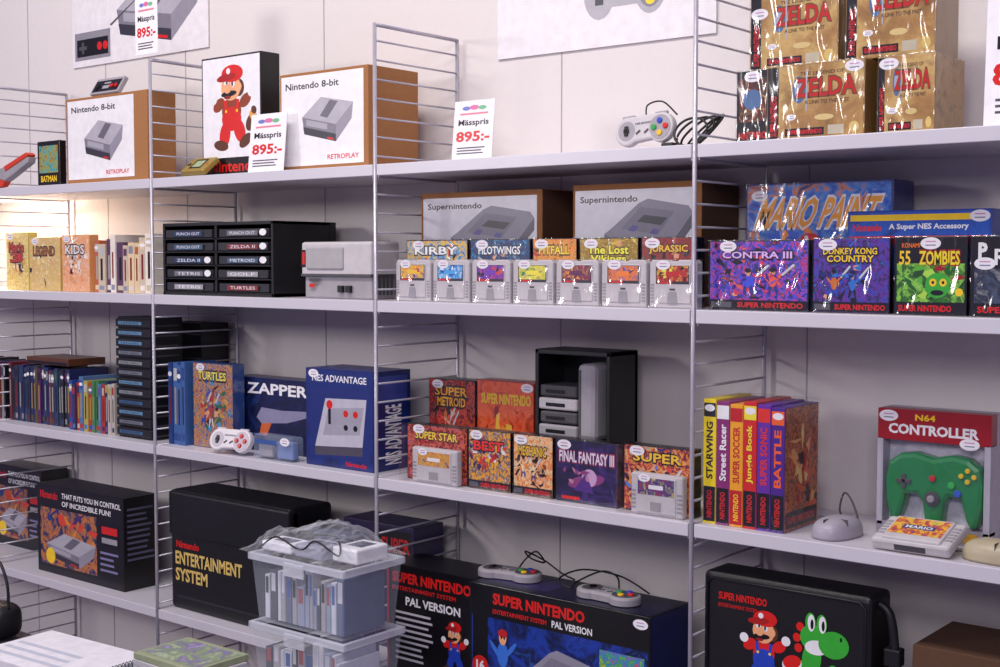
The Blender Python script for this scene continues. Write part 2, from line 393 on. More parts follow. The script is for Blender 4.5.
# ------------------------------------------------------------------ top shelf
def kraft_nes(f):
    f.rect(.02,.06,.84,.97,WH); f.text('Nintendo 8-bit',.07,.83,.62,.9,BK,.02); nes_pic(f.sub(.22,.2,.72,.75)); f.text('RETROPLAY',.5,.1,.78,.15,RED)
pbox('console_box',-3.18,-2.815,2.043,.088,S1,.232,KRAFT,kraft_nes)
def kraft_nes2(f):
    f.rect(.02,.05,.95,.97,WH); f.text('Nintendo 8-bit',.07,.83,.68,.9,BK,.02); nes_pic(f.sub(.25,.22,.85,.76)); f.text('RETROPLAY',.55,.1,.9,.15,RED)
pbox('console_box',-2.311,-2.025,2.043,.16,S1,.222,KRAFT,kraft_nes2)
def gbfront(f):
    f.fill(BK); f.rect(.08,.3,.92,.9,art(['#203060','#3aa0a0','#a09030','#802020'],5,60)); f.text('BATMAN',.15,.1,.85,.24,YEL)
pbox('handheld_game_box',-3.315,-3.205,2.037,.02,S1,.125,BK,gbfront)
b=B(); b.box(0,.125,0,.053,0,.014,GRY,.003); f=F(b,(0,0,.014),XA,YA,.125,.053)
f.rect(.04,.12,.96,.82,BK); f.rect(.36,.3,.6,.5,GRY); f.rect(.36,.6,.6,.7,GRY)
b.disc(.088,.022,.006,.014,.018,P('#c01818',.3),.001); b.disc(.107,.022,.006,.014,.018,P('#c01818',.3),.001)
b.box(.012,.03,.02,.026,.014,.017,BLK); b.box(.018,.024,.014,.032,.014,.017,BLK)
b.obj('game_controller',(-3.10,2.075,S1+.234),(radians(58),0,0))
b=B(); b.T=Matrix.Scale(.82,4); b.prism([(0,.0),(.05,-.012),(.11,.01),(.2,.045),(.205,.06),(.19,.07),(.06,.04),(.0,.03)],0,.028,GRY,.004); b.prism([(.06,.02),(.2,.065),(.205,.072),(.19,.08),(.05,.038)],.001,.031,P('#cf3a20',.4),.004)
b.prism([(.0,0),(.05,-.012),(.03,-.03),(-.03,-.035)],.002,.026,P('#cf3a20',.4),.003)
b.obj('light_gun',(-3.485,2.033,S1+.03),(radians(90),0,0))
def mb(f):
    f.fill(WH,.02); mario(f.sub(.1,.2,.92,.92),RED,G('#8d3a1b'),True); f.rect(.02,.015,.98,.155,BK); f.text('Nintendo',.12,.035,.95,.13,RED,.02)
pbox('character_gift_box',-2.618,-2.397,2.061,.058,S1,.29,BLK,mb)
b=B(); b.box(0,.09,0,.058,0,.014,P('#a89048',.3,.3),.003); f=F(b,(0,0,.014),XA,YA,.09,.058); f.rect(.25,.2,.75,.85,BK); f.rect(.32,.3,.68,.75,G('#9fae86')); f.circ(.88,.5,.07,RED); f.circ(.12,.5,.1,BK)
b.obj('handheld_console',(-2.63,2.008,S1+.001),(radians(38),0,0))
dogbone('game_controller',(-1.345,2.10,S1+.041),(radians(82),radians(-4),0),w=.13,cable=[(0,.03,.006),(.0,.055,.0),(.03,.06,-.01),(.06,.03,-.02)])
b=B()
for k in range(5):
    o=[]
    for i in range(13):
        t=2*pi*i/12+k; o.append((.034*cos(t)+.005*k-.01, .01*sin(t*1.0+k)+.008*k, .031+.026*sin(t+k*.5)+.001*k))
    b.tube(o,.0023,DBLK,6,4)
b.box(-.07,-.045,-.006,.012,0,.014,BLK,.002)
b.obj('cable_bundle',(-1.235,2.09,S1+.001))
def gold(seed=1,st=(.6,.93)):
    def fn(f):
        f.fill(art(['#8a6636','#aa8048','#ccaa68','#967040'],seed,14,.5))
        f.rect(.012,.02,.13,.98,BK); f.vtext('SUPER NINTENDO',.04,.06,.11,.6,RED,.02)
        f.text('THE LEGEND OF',.35,.84,.8,.89,G('#4a2a14'),.02)
        f.ell(.34,.66,.07,.18,G('#4d6f9a')); f.ell(.34,.66,.045,.12,G('#a8a8b8'))
        f.otext('ZELDA',.3,.56,.92,.8,G('#c01c14'),G('#6a4a20')); f.rect(.41,.38,.425,.92,G('#b0b0c0'))
        f.text('A LINK TO THE PAST',.4,.46,.85,.51,G('#4a2a14'),.02)
        f.rect(.2,.05,.6,.15,BK); f.text('SUPER NINTENDO',.22,.07,.58,.13,RED,.03); f.ell(.9,.13,.05,.07,G('#d8bd70')); f.rect(.64,.05,.8,.17,G('#c0b8a0'))
        f.stick(*st); f.stick(.26,.3,.009); f.ell(.6,.28,.1,.04,G('#d8c080'))
    return fn
def darkz(f):
    f.fill(BK,.03); f.rect(.08,.3,.92,.9,art(['#8f6a34','#2a2018','#7d2a1a','#cfae72'],3,50)); f.ell(.5,.6,.3,.14,G('#4d6f9a')); f.text('NINTENDO',.08,.06,.92,.16,RED); f.stick(.5,.96)
GB=G('#8f6c36')
pbox('video_game_box',-1.13,-1.068,2.052,.03,S1,.126,BK,darkz)
pbox('video_game_box',-1.063,-.887,2.035,.13,S1,.126,GB,gold(2,(.9,.92)))
pbox('video_game_box',-.87,-.775,2.045,.13,S1,.126,GB,gold(4,(.2,.9)),lambda f:f.fill(art(['#7d5c2e','#b08a50','#6a4e28'],6,20)))
pbox('video_game_box',-1.12,-.955,2.08,.1,S1+.1285,.13,GB,gold(5,(.1,.75)))
pbox('video_game_box',-.938,-.785,2.07,.1,S1+.1285,.14,GB,gold(7,(.1,.9)))

# ------------------------------------------------------------------ shelf 2
def spines(name,x0,x1,y,d,z,hs,cols,seed,wid=(.012,.018),text=WH,top=None):
    r=random.Random(seed); b=B(); x=0
    while x<x1-x0-.008:
        w=min(r.uniform(*wid),x1-x0-x); h=r.uniform(*hs); c=r.choice(cols); dy=r.uniform(0,.006)
        b.box(x,x+w-.0008,dy,d,0,h,G(c),.0008)
        f=F(b,(x,dy,0),XA,ZA,w-.0008,h)
        f.rect(.15,.78,.85,.93,G(r.choice(cols+['#b8b8b8']))); f.rect(.35,.25,.65,.7,G(r.choice(['#a8a49a','#b29040','#801820','#101014']))); f.rect(.15,.05,.85,.14,G(r.choice(cols)))
        if r.random()<.3: f.ell(.5,.86,.45,.03,WHT)
        x+=w
    return b.obj(name,(x0,y,z))
pbox('video_game_box',-3.50,-3.385,2.045,.03,S2,.165,G('#e8cf60'),cover(['#f0d050','#f6e6a0','#d8b040','#f8f0d0'],11,'Mario|3','#c83018',False))
pbox('video_game_box',-3.38,-3.225,2.045,.03,S2,.15,G('#d8b860'),cover(['#f0d890','#d8b060','#f6ecc8'],12,'LEGEND','#a06018',False,False))
pbox('video_game_box',-3.215,-3.085,2.045,.03,S2,.155,G('#e8a868'),cover(['#f0c8a0','#f0a060','#f6e6d8'],13,'KIDS','#f0e8e0',False,True))
spines('row_of_game_cases',-3.07,-2.80,2.045,.12,S2,(.12,.155),['#e8dfd2','#c8b8a0','#b86040','#8a8aa0','#e0c8a0','#d8d4d0','#5a3a58'],3,(.02,.035))
# drawer rack with cartridges
b=B(); w,h,d=.415,.178,.2
b.box(0,w,.18,d,0,h,BLK); b.box(0,.008,0,.18,0,h,BLK,.001); b.box(w-.008,w,0,.18,0,h,BLK,.001); b.box(0,w,0,.18,h-.008,h,BLK,.001); b.box(0,w,0,.18,0,.008,BLK); b.box(w/2-.004,w/2+.004,0,.18,.008,h-.008,BLK)
r=random.Random(5)
for i in range(5):
    z=.01+i*.0325
    b.box(.008,w-.008,.0,.18,z-.003,z,BLK)
    for j in range(2):
        x=.014+j*(w/2-.004)
        b.box(x,x+.18,-.002+.004*r.random(),.15,z+.001,z+.021,P('#2c2a30',.4),.002)
        f=F(b,(x,-.0035,z+.001),XA,ZA,.18,.02)
        f.rect(.2,.2,.82,.8,G(r.choice(['#283c60','#6c6c74','#9c9ca0','#405a74','#803030'])))
        f.text(r.choice(['TURTLES','PUNCH OUT','METROID','GOLF','ZELDA II','TETRIS']),.26,.32,.76,.68,WH,.0)
        if r.random()<.7: f.ell(.92,.55,.07,.4,WHT)
b.obj('cartridge_rack',(-2.73,2.022,S2))
# grey console
b=B(); w,h,d=.225,.128,.09
b.box(0,w,0,d,.05,h,LGR,.006); b.box(.006,w-.004,.006,d,0.0,.056,GRY,.004); b.box(.02,w*.62,-.004,.01,.066,h-.012,P('#a8a4a6'),.003)
b.box(0.0,w,-.001,d*.9,.05,.056,DGR)
f=F(b,(0,0,0),XA,ZA,w,h); f.rect(.0,.55,.07,.86,BK); f.rect(.02,.6,.055,.82,RED); f.rect(.12,.3,.26,.36,DGR); f.rect(.12,.2,.2,.26,RED)
b.box(.12,.135,-.002,.01,.015,.03,BLK); b.box(.145,.16,-.002,.01,.015,.03,BLK)
for i in range(6): b.box(w-.001,w+.001,.012+i*.012,.018+i*.012,.01,.05,DGR)
for i in range(7): b.box(w*.68+i*.008,w*.68+.004+i*.008,.01,d-.01,h-.002,h+.0012,DGR)
b.obj('game_console',(-2.24,2.04,S2))
def ks(f):
    f.rect(.02,.04,.96,.95,WH); f.text('Supernintendo',.06,.83,.52,.9,BK,.02); snes_pic(f.sub(.26,.36,.94,.9))
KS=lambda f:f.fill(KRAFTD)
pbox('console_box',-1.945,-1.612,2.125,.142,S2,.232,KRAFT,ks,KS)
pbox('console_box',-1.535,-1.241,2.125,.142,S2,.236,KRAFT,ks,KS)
cv=[(-1.95,-1.775,['#1c3c8c','#3c8cc8','#e8c030','#d03020'],'KIRBY','#f0f0f0'),(-1.768,-1.61,['#204890','#102048','#3ca0e0'],'PILOTWINGS','#f0f0f0'),(-1.603,-1.495,['#c0341c','#f0a030','#301810'],'PITFALL','#f8d820'),
    (-1.488,-1.352,['#e0b020','#806010','#f8e060'],'The Lost|Vikings','#f8f030'),(-1.345,-1.225,['#102030','#a02018','#204030'],'JURASSIC','#f0c020')]
for i,(a,c,cols,t,tc) in enumerate(cv):
    pbox('video_game_box',a,c,2.083,.028,S2,.13,G('#101018'),cover(cols,20+i,t,tc,False,False,.76,.13))
def cart(name,x0,x1,y,z,h,cols,seed):
    b=B(); w=x1-x0; t=.018
    o=[(0,0),(w,0),(w,h*.93),(w*.95,h),(w*.62,h),(w*.58,h*.97),(w*.42,h*.97),(w*.38,h),(w*.05,h),(0,h*.93)]
    b.T=Matrix(((1,0,0,0),(0,0,-1,t),(0,1,0,0),(0,0,0,1))); b.prism(o,0,t,LGR,.003); b.T=Matrix()
    for i in range(6):
        z0=h*.12+i*h*.07; b.box(w*.03,w*.1,-.001,.002,z0,z0+h*.03,GRY); b.box(w*.9,w*.97,-.001,.002,z0,z0+h*.03,GRY)
    b.box(w*.13,w*.87,-.002,.003,h*.1,h*.9,LGR,.0015)
    f=F(b,(w*.15,-.002,0),XA,ZA,w*.7,h); f.rect(0,.5,1,.88,G('#2a2830')); f.rect(.03,.56,.97,.87,art(cols,seed,70)); f.rect(.04,.51,.5,.55,RED)
    blobs(f.sub(.03,.56,.97,.87),cols,seed,10,.05,.2); f.rect(.3,.66,.7,.76,G(cols[1])); f.poly([(.34,.1),(.66,.1),(.62,.34),(.38,.34)],GRY); f.rect(.42,.37,.58,.41,DGR)
    f.stick(.0,1.0,.015)
    b.box(-.001,w+.001,-.005,.019,.0003,h+.001,SLV,.0015)
    return b.obj(name,(x0,y,z))
pal=[['#d03020','#f0c030','#2040a0'],['#2040a0','#40a0e0','#f0f0f0'],['#181028','#7030b0','#e04020'],['#308040','#f0e040','#204080'],['#c02030','#602050','#f0a030'],['#3050a0','#f08030','#182040'],['#181818','#c02020','#e0e040']]
for i in range(7):
    a=-1.936+i*.1067; cart('game_cartridge',a,a+.1,2.034,S2,.088,pal[i],i)
# right bay
def mp(f):
    f.fill(art(['#142880','#2450b8','#3c88d8','#e08030','#183080'],31,22)); blobs(f,['#3060d0','#f08828','#183090','#60a8f0'],31,16); f.otext('MARIO PAINT',.1,.64,.9,.88,G('#f0a020'),WH,.1); mario(f.sub(.3,.1,.6,.6),BLU,RED); f.stick(.1,.9)
pbox('video_game_box',-1.165,-.885,2.155,.09,S2,.226,G('#1b2a70'),mp)
def ac(f):
    f.fill(art(['#20409a','#2858b8','#183078'],32,14)); f.rect(.02,.9,.98,.96,YEL); f.text('A Super NES Accessory',.3,.8,.85,.87,WH,.03); f.text('Nintendo',.04,.8,.25,.87,RED,.03); f.rect(.02,.66,.98,.75,RED); f.stick(.96,.95)
pbox('accessory_box',-.942,-.70,2.10,.045,S2,.17,G('#20409a'),ac)
pbox('video_game_box',-1.17,-.979,2.032,.03,S2,.122,BK,cover(['#301c88','#d03a58','#4450d8','#1c1034','#e86050'],41,'CONTRA III','#e0b8f0',True,True,.74,.1))
pbox('video_game_box',-.972,-.838,2.032,.03,S2,.124,BK,cover(['#202878','#3048b0','#683098','#141838','#3070c8'],42,'DONKEY KONG|COUNTRY','#f6cf22',True,True,.78,.09))
def zo(f):
    f.fill(BK); f.rect(.03,.17,.97,.66,art(['#2a9a2c','#184a18','#8ad048','#103010'],43,40)); f.text('55',.06,.64,.22,.82,YEL); f.otext('ZOMBIES',.34,.64,.9,.82,G('#e8d820'),G('#a01010'))
    blobs(f,['#58b030','#204820','#a8d848','#9a1818','#186018'],44,18,.02,.08,(.1,.22,.9,.6))
    f.ell(.6,.38,.17,.16,GRN); f.ell(.54,.42,.05,.05,YEL); f.ell(.68,.42,.05,.05,YEL); f.ell(.54,.42,.02,.02,BK); f.ell(.68,.42,.02,.02,BK); f.ell(.6,.29,.09,.035,BK); f.text('SUPER NINTENDO',.06,.05,.8,.13,RED,.03); f.circ(.9,.3,.05,YEL); f.stick(.5,.97); f.text('KONAMI',.1,.86,.35,.92,ORG)
pbox('video_game_box',-.83,-.714,2.032,.03,S2,.125,BK,zo)
def an(f):
    f.fill(BK); f.rect(.03,.17,.97,.6,art(['#50607a','#202838','#a8a8b0'],44,30)); f.text('P',.06,.72,.14,.92,WH,.05); f.otext('RETURN',.2,.64,.9,.84,WH,BK); f.text('SUPER NINTENDO',.06,.05,.8,.13,RED,.03); f.stick(.12,.66)
pbox('video_game_box',-.708,-.53,2.032,.03,S2,.125,BK,an)

# ------------------------------------------------------------------ shelf 3
dk=['#1c1c24','#2a3a5a','#6a2430','#3a5a4a','#5a4c28','#242a58','#502058','#28304a','#8a8a90']
spines('row_of_game_cases',-3.51,-3.20,2.05,.13,S3,(.155,.17),dk,8,(.012,.017))
spines('row_of_game_cases',-3.86,-3.535,2.05,.13,S3,(.155,.17),dk,9,(.012,.017))
pbox('stack_of_flat_games',-3.42,-3.21,2.055,.12,S3+.1705,.02,BRN,lambda f:(f.rect(.02,.1,.98,.45,BK),f.rect(.02,.55,.98,.9,G('#5a3422'))))
spines('row_of_game_cases',-3.18,-2.97,2.035,.13,S3,(.125,.15),['#2a4a99','#407848','#a83020','#b0a050','#704890','#283058','#5070a0','#b8b0a8'],10,(.013,.019))
b=B(); w,h,d=.155,.318,.1; b.box(0,w,.01,d,0,h,BLK,.001)
for i in range(12):
    z=.006+i*.026; b.box(.003,w-.003,0,.02,z,z+.021,P('#1e1d22',.35),.002); f=F(b,(.01,-.0005,z),XA,ZA,w-.02,.021); f.rect(.05,.3,.8,.7,G(R.choice(['#5f88a8','#888c90','#385a80','#70757f']))); f.text(R.choice(['SUPER MARIO','TENNIS','ICE','KUNG FU']),.1,.36,.7,.62,BK,.0)
    f=F(b,(w,.012,z),YA,ZA,.08,.021); f.rect(.05,.1,.95,.3,DGR)
b.obj('cartridge_tower',(-2.957,2.033,S3))
b=B(); b.box(0,.16,0,.09,0,.3,BLK,.002)
for i in range(9): F(b,(0,0,.01+i*.032),XA,ZA,.16,.03).rect(.02,.1,.98,.2,DGR)
b.obj('cartridge_tower',(-2.93,2.17,S3))
spines('row_of_game_cases',-2.735,-2.663,2.035,.1,S3,(.2,.212),['#2c4a88','#3c609a','#203c78','#2a4480'],12,(.015,.02))
pbox('video_game_box',-2.655,-2.50,2.052,.035,S3,.212,G('#20386a'),cover(['#286840','#2448a0','#c89840','#a83828','#4090c0'],50,'TURTLES','#f0e060',False,True,.8,.1),lambda f:f.fill(G('#2c4a88')))
def zp(f):
    f.fill(art(['#161d50','#101538','#203878'],51,12)); f.text('ZAPPER',.18,.78,.95,.93,WH,.03); f.text('Nintendo',.02,.9,.14,.96,RED); g=f.sub(.3,.3,.95,.7)
    g.poly([(0,.4),(.1,.2),(.6,.3),(1,.55),(.98,.75),(.5,.7),(.1,.75)],G('#8884a0')); g.poly([(.1,.2),(.3,.25),(.2,-.2),(.05,-.2)],G('#c86030')); f.stick(.06,.85)
    f.lines(.05,.1,.4,.25,3,G('#5860a0'))
pbox('light_gun_box',-2.555,-2.272,2.10,.06,S3,.18,G('#161d50'),zp)
dogbone('game_controller',(-2.465,2.022,S3+.031),(radians(70),0,radians(8)),P('#d8d2d6',.4),P('#b8b0ba',.4),('#c01818','#c01818','#c01818','#c01818'),.13)
b=B(); b.box(0,.14,.0,.035,0,.058,clear('blister','#b8c4de',.1,.1,.3),.006); b.box(.01,.06,.008,.028,.004,.04,GRY,.004); b.box(.075,.13,.008,.028,.004,.045,P('#6f84b6'),.004)
f=F(b,(0,0,0),XA,ZA,.14,.058); f.rect(.05,.62,.6,.8,G('#3a5a9a')); f.stick(.8,.8); b.obj('accessory_blister_pack',(-2.385,2.015,S3))
def advf(f):
    f.fill(art(['#142468','#182e74','#101c4c'],52,10)); f.text('NES ADVANTAGE',.1,.87,.9,.94,WH,.02); f.rect(.06,.1,.94,.8,G('#1c2c70'))
    f.poly([(.14,.2),(.3,.7),(.9,.72),(.84,.24)],G('#bbb7c4')); f.poly([(.14,.2),(.84,.24),(.84,.15),(.14,.11)],G('#4a4654'))
    f.poly([(.34,.6),(.86,.64),(.8,.36),(.26,.32)],G('#9f9baa')); f.rect(.34,.44,.38,.62,BK); f.circ(.36,.64,.045,RED); f.circ(.6,.56,.035,RED); f.circ(.74,.56,.035,RED); f.circ(.6,.42,.03,BK); f.circ(.74,.42,.03,BK); f.text('Nintendo',.6,.03,.9,.08,RED); f.stick(.12,.97)
def advs(f):
    f.fill(art(['#182664','#1a2c70','#12204c'],53,10)); f.rect(.1,.7,.9,.95,G('#3a4a98')); f.vtext('NES ADVANTAGE',.3,.06,.75,.66,WH,.03)
pbox('joystick_box',-2.22,-2.003,2.033,.118,S3,.222,G('#142468'),advf,advs)
pbox('video_game_box',-1.95,-1.815,2.155,.05,S3,.205,BK,cover(['#a01818','#280810','#e04824','#181018'],60,'SUPER|METROID','#f8b020',True,True,.82,.1))
def me2(f):
    f.fill(art(['#d8381c','#f06830','#a81c10'],61,30)); blobs(f,['#f09838','#901810','#f0c040','#c02818'],4,20); f.text('SUPER NINTENDO',.08,.76,.95,.87,YEL,.04); f.stick(.9,.97)
pbox('video_game_box',-1.81,-1.655,2.155,.05,S3,.21,G('#b02814'),me2)
b=B(); w,h,d=.186,.286,.1
b.box(0,w,d-.012,d,0,h,BLK,.002); b.box(0,.01,.0,d,0,h,BLK,.002); b.box(w-.01,w,0,d,0,h,BLK,.002); b.box(0,w,0,d,0,.03,BLK,.002); b.box(0,w,0,d,h-.01,h,BLK,.002); b.box(.01,w-.01,.02,d,.1,.108,BLK)
for i in range(4): b.box(.014+.004*(i%2),.11,-.006,.07,.11+i*.027,.134+i*.027,(GRY,DGR,LGR,DGR)[i],.004); F(b,(.014,-.0065,.11+i*.027),XA,ZA,.096,.024).rect(.2,.3,.7,.6,BK)
b.box(.12,.165,-.02,.06,.11,.262,GRY,.01); b.box(.126,.13,-.022,.0,.12,.25,DGR)
b.box(.012,.112,-.004,.06,.034,.092,P('#1e1d22',.35),.004); F(b,(.012,-.0045,.034),XA,ZA,.1,.056).text('16-BIT',.2,.3,.8,.6,GRY)
b.obj('console_storage_rack',(-1.626,2.12,S3))
def combo(name,x0,x1,y,z,h,fn,cartcols=None,seed=0):
    b=B(); w=x1-x0; b.box(0,w,.022,.05,0,h,BK,.001); fn(F(b,(0,.022,0),XA,ZA,w,h))
    if cartcols:
        cw,ch=w*.74,h*.62; ox=w*.2
        b.box(ox,ox+cw,0,.018,0,ch,LGR,.004); b.box(ox+cw*.12,ox+cw*.88,-.002,.01,ch*.06,ch*.93,LGR,.002)
        for i in range(5): b.box(ox+cw*.02,ox+cw*.1,-.001,.01,ch*(.15+.1*i),ch*(.19+.1*i),GRY); b.box(ox+cw*.9,ox+cw*.98,-.001,.01,ch*(.15+.1*i),ch*(.19+.1*i),GRY)
        f=F(b,(ox+cw*.15,-.002,0),XA,ZA,cw*.7,ch); f.rect(0,.5,1,.9,art(cartcols,seed,65)); f.rect(.3,.64,.7,.74,WH); f.rect(.35,.12,.65,.34,GRY); f.stick(.05,1.0,.013)
    b.box(-.001,w+.001,-.005,.051,.0003,h+.001,SLV,.002)
    return b.obj(name,(x0,y,z))
combo('boxed_game_with_cartridge',-1.905,-1.735,2.013,S3,.12,cover(['#b02018','#401018','#e06038','#2048a0'],70,'SUPER STAR','#f0d040',False,False,.74,.14),['#b02820','#e0a840','#203080'],1)
pbox('video_game_box',-1.728,-1.617,2.03,.03,S3,.122,BK,cover(['#d03828','#f0b030','#382858','#f0e0e0'],71,'BEST','#f03020',True,True))
pbox('video_game_box',-1.61,-1.512,2.03,.03,S3,.122,BK,cover(['#904020','#e88838','#f0d0a0','#301818'],72,'MECHANIC','#f0c020',True,True))
def ff(f):
    f.fill(art(['#0e0c20','#1c1440','#442878'],73,18)); f.otext('FINAL FANTASY III',.06,.64,.94,.82,G('#e0d8e8'),G('#a03050')); f.ell(.5,.36,.3,.1,G('#8a3a78'),12); f.ell(.55,.42,.12,.14,G('#c8a0c8')); f.poly([(.3,.2),(.5,.5),(.62,.18)],G('#502a80')); blobs(f,['#8a3a78','#3a2068','#c08098'],9,10,.02,.06,(.15,.2,.85,.5)); f.stick(.14,.97); f.rect(.1,.05,.4,.1,RED)
pbox('video_game_box',-1.505,-1.36,2.03,.03,S3,.122,BK,ff)
combo('boxed_game_with_cartridge',-1.35,-1.2,2.013,S3,.125,cover(['#2840a0','#181830','#d04838','#e0b040','#5880d0'],74,'SUPER','#f0c030',False,True,.76,.14),['#c03020','#203080','#e0c858'],2)
cs=[('#f0d418','#202020'),('#8a2870','#f0f0f0'),('#f0a418','#c01818'),('#d01c18','#f0e030'),('#6628a0','#e03020'),('#481c88','#f06020')]
tt=['STARWING','Street Racer','SUPER SOCCER','Jungle Book','SUPER SONIC','BATTLE']
b=B(); x=0
for i,((c1,c2),t) in enumerate(zip(cs,tt)):
    w=.0265; d=.13; h=.222-.003*(i%3)
    b.box(x,x+w-.001,0,d,0,h,G(c1),.001); f=F(b,(x,0,0),XA,ZA,w-.001,h)
    f.rect(.04,.02,.96,.3,BK if i!=2 else G('#c01818')); f.rect(.04,.86,.96,.97,G(c2)); f.vtext(t,.24,.36,.76,.82,G(c2),.03)
    f.vtext('NINTENDO',.3,.05,.7,.27,RED if i!=2 else YEL,.03)
    if i in (0,3,5): f.ell(.5,.93,.4,.028,WHT)
    x+=w
f=F(b,(x-.001,0,0),YA,ZA,.13,.216); f.fill(art(['#b02818','#602018','#d87840','#281018','#c89048'],80,55)); blobs(f,['#c02018','#f0a860','#381414','#d86030','#f0d080'],81,26); f.rect(.05,.03,.95,.16,BK); f.text('SUPER NINTENDO',.1,.06,.9,.12,RED)
b.box(-.001,x+.0025,-.003,.131,.0003,.224,SLV,.002)
b.obj('row_of_large_game_boxes',(-1.172,2.021,S3))
def mouse(name,loc,rz,mat,cable):
    b=B(); b.sup((0,0,.004),(.032,.05,.03),mat,.72,0); b.box(-.0285,.0285,-.0125,-.0115,.02,.0325,DGR)
    b.box(-.0006,.0006,-.04,-.012,.012,.0325,DGR); b.tube(cable,.0018,DGR)
    return b.obj(name,loc,(0,0,rz))
mouse('computer_mouse',(-.935,2.062,S3+.001),radians(-10),P('#a29ca8',.4),[(0,.046,.008),(.0,.06,.02),(-.02,.07,.05),(-.035,.07,.06),(-.04,.065,.03),(-.03,.07,.01)])
mouse('computer_mouse',(-.665,2.045,S3+.001),radians(82),P('#b0a488',.4),[(0,.046,.008),(-.01,.07,.006),(.0,.1,.003)])
# controller box
b=B(); w,h,d=.19,.218,.06
MR=G('#9a1422'); b.box(0,w,.03,d,0,h,G('#a8a4b0'),.001); b.box(0,w,0,.03,h*.76,h,MR,.001); b.box(0,w,0,.03,0,.026,G('#8c8894'),.001); b.box(0,.01,0,.03,.02,h*.77,G('#a8a4b0')); b.box(w-.01,w,0,.03,.02,h*.77,G('#a8a4b0'))
f=F(b,(0,0,0),XA,ZA,w,h); f.text('N64',.34,.92,.52,.97,YEL,.03); f.text('CONTROLLER',.1,.81,.9,.89,WH,.04); f.stick(.82,.77); f.stick(.1,.95); f.rect(.1,.03,.9,.1,G('#c09030'))
F(b,(.01,.03,.026),XA,ZA,w-.02,h*.64).rect(0,0,1,1,art(['#c8c4d0','#dcd8e4','#aca8b4'],90,20))
hp=[(0,.043),(.03,.05),(.055,.046),(.073,.032),(.079,.005),(.077,-.03),(.07,-.058),(.06,-.064),(.051,-.05),(.043,-.018),(.025,-.016),(.018,-.028),(.013,-.064),(.006,-.072)]
o=hp+[(-x,y) for x,y in hp[::-1] if x>0]
b.T=Matrix.Translation((w/2,.028,h*.43))@Matrix.Rotation(radians(90),4,'X')@Matrix.Scale(1.06,4)
b.prism(o,0,.024,P('#0f8040',.3,0,.3),.008)
b.disc(0,-.02,.012,.024,.028,DGR,.001); b.disc(0,-.02,.006,.028,.034,GRY,.002)
b.box(-.058,-.034,-.0,.007,.024,.027,DGR,.001); b.box(-.0495,-.0425,-.008,.015,.024,.027,DGR,.001)
b.disc(.04,-.008,.0055,.024,.028,P('#2b58c8'),.001); b.disc(.03,.004,.0055,.024,.028,P('#2cb050'),.001); b.disc(0,.012,.005,.024,.028,P('#c82020'),.001)
for x,y in ((.055,.012),(.045,.02),(.065,.02),(.055,.029)): b.disc(x,y,.004,.024,.028,P('#e8c020'),.001,12)
b.T=Matrix()
b.box(.01,w-.01,-.009,-.0085,.026,h*.75,SLV)
b.obj('controller_box',(-.89,2.118,S3))
b=B(); b.box(0,.128,0,.085,0,.02,LGR,.005); b.box(.016,.112,.004,.08,.012,.024,LGR,.003); f=F(b,(.02,.02,.024),XA,YA,.088,.055); f.rect(0,0,1,1,art(['#2040a0','#c03020','#f0c030','#40a060'],91,60)); f.rect(.2,.35,.8,.6,G('#203070')); f.text('MARIO',.25,.4,.75,.56,WH)
for i in range(5): b.box(.003,.014,.02+.01*i,.025+.01*i,.019,.0212,GRY); b.box(.114,.125,.02+.01*i,.025+.01*i,.019,.0212,GRY)
F(b,(0,0,0),XA,ZA,.128,.02).rect(.3,.2,.7,.7,DGR)
b.obj('game_cartridge',(-.85,2.006,S3+.001),(radians(17),0,0))

# ------------------------------------------------------------------ shelf 4
def rob(f):
    f.fill(art(['#0c0c10','#151318'],95,8)); f.text('THAT PUTS YOU IN CONTROL',.3,.87,.97,.93,WH,.02); f.text('OF INCREDIBLE FUN!',.3,.78,.86,.84,WH,.02); f.text('Nintendo',.04,.84,.25,.93,RED,.02)
    f.rect(.04,.1,.7,.74,art(['#3a2a6a','#c87828','#203060','#181830'],96,24)); blobs(f,['#402870','#d88830','#203878','#d84028'],97,14,.02,.08,(.08,.4,.66,.68)); nes_pic(f.sub(.1,.08,.7,.5)); f.circ(.16,.2,.09,YEL); f.lines(.74,.15,.95,.4,4,G('#8078a0'))
    f.rect(.74,.45,.95,.7,BK); f.rect(.76,.58,.93,.66,RED); f.rect(.76,.48,.93,.54,GRY)
pbox('console_box',-3.36,-2.945,2.043,.108,S4,.252,G('#0e0d11'),rob,lambda f:(f.lines(.1,.3,.9,.9,10,G('#5a5870')),))
pbox('console_box',-3.80,-3.535,2.165,.09,S4,.25,G('#0e0d11'),rob)
b=B(); w,h,d=.455,.305,.14; b.box(0,w,0,d,0,h,VINYL,.012,3); b.box(.0,w,-.004,.03,h*.62,h-.004,VINYL,.006); b.box(w*.3,w*.7,-.002,.004,h*.93,h*.96,BLK)
f=F(b,(0,-.0002,0),XA,ZA,w,h); f.text('Nintendo',.06,.52,.26,.58,RED,.03); f.text('ENTERTAINMENT',.05,.38,.62,.49,G('#d8b868'),.03); f.text('SYSTEM',.05,.24,.33,.35,G('#d8b868'),.03); f.rect(.06,.1,.94,.12,G('#2a2830'))
b.obj('console_carry_case',(-2.735,2.035,S4))
pbox('console_box',-2.2,-1.975,2.13,.1,S4,.285,G('#2a2048'),lambda f:(f.rect(.5,.7,.98,.96,BK),f.text('SUPER',.55,.78,.95,.9,RED)))
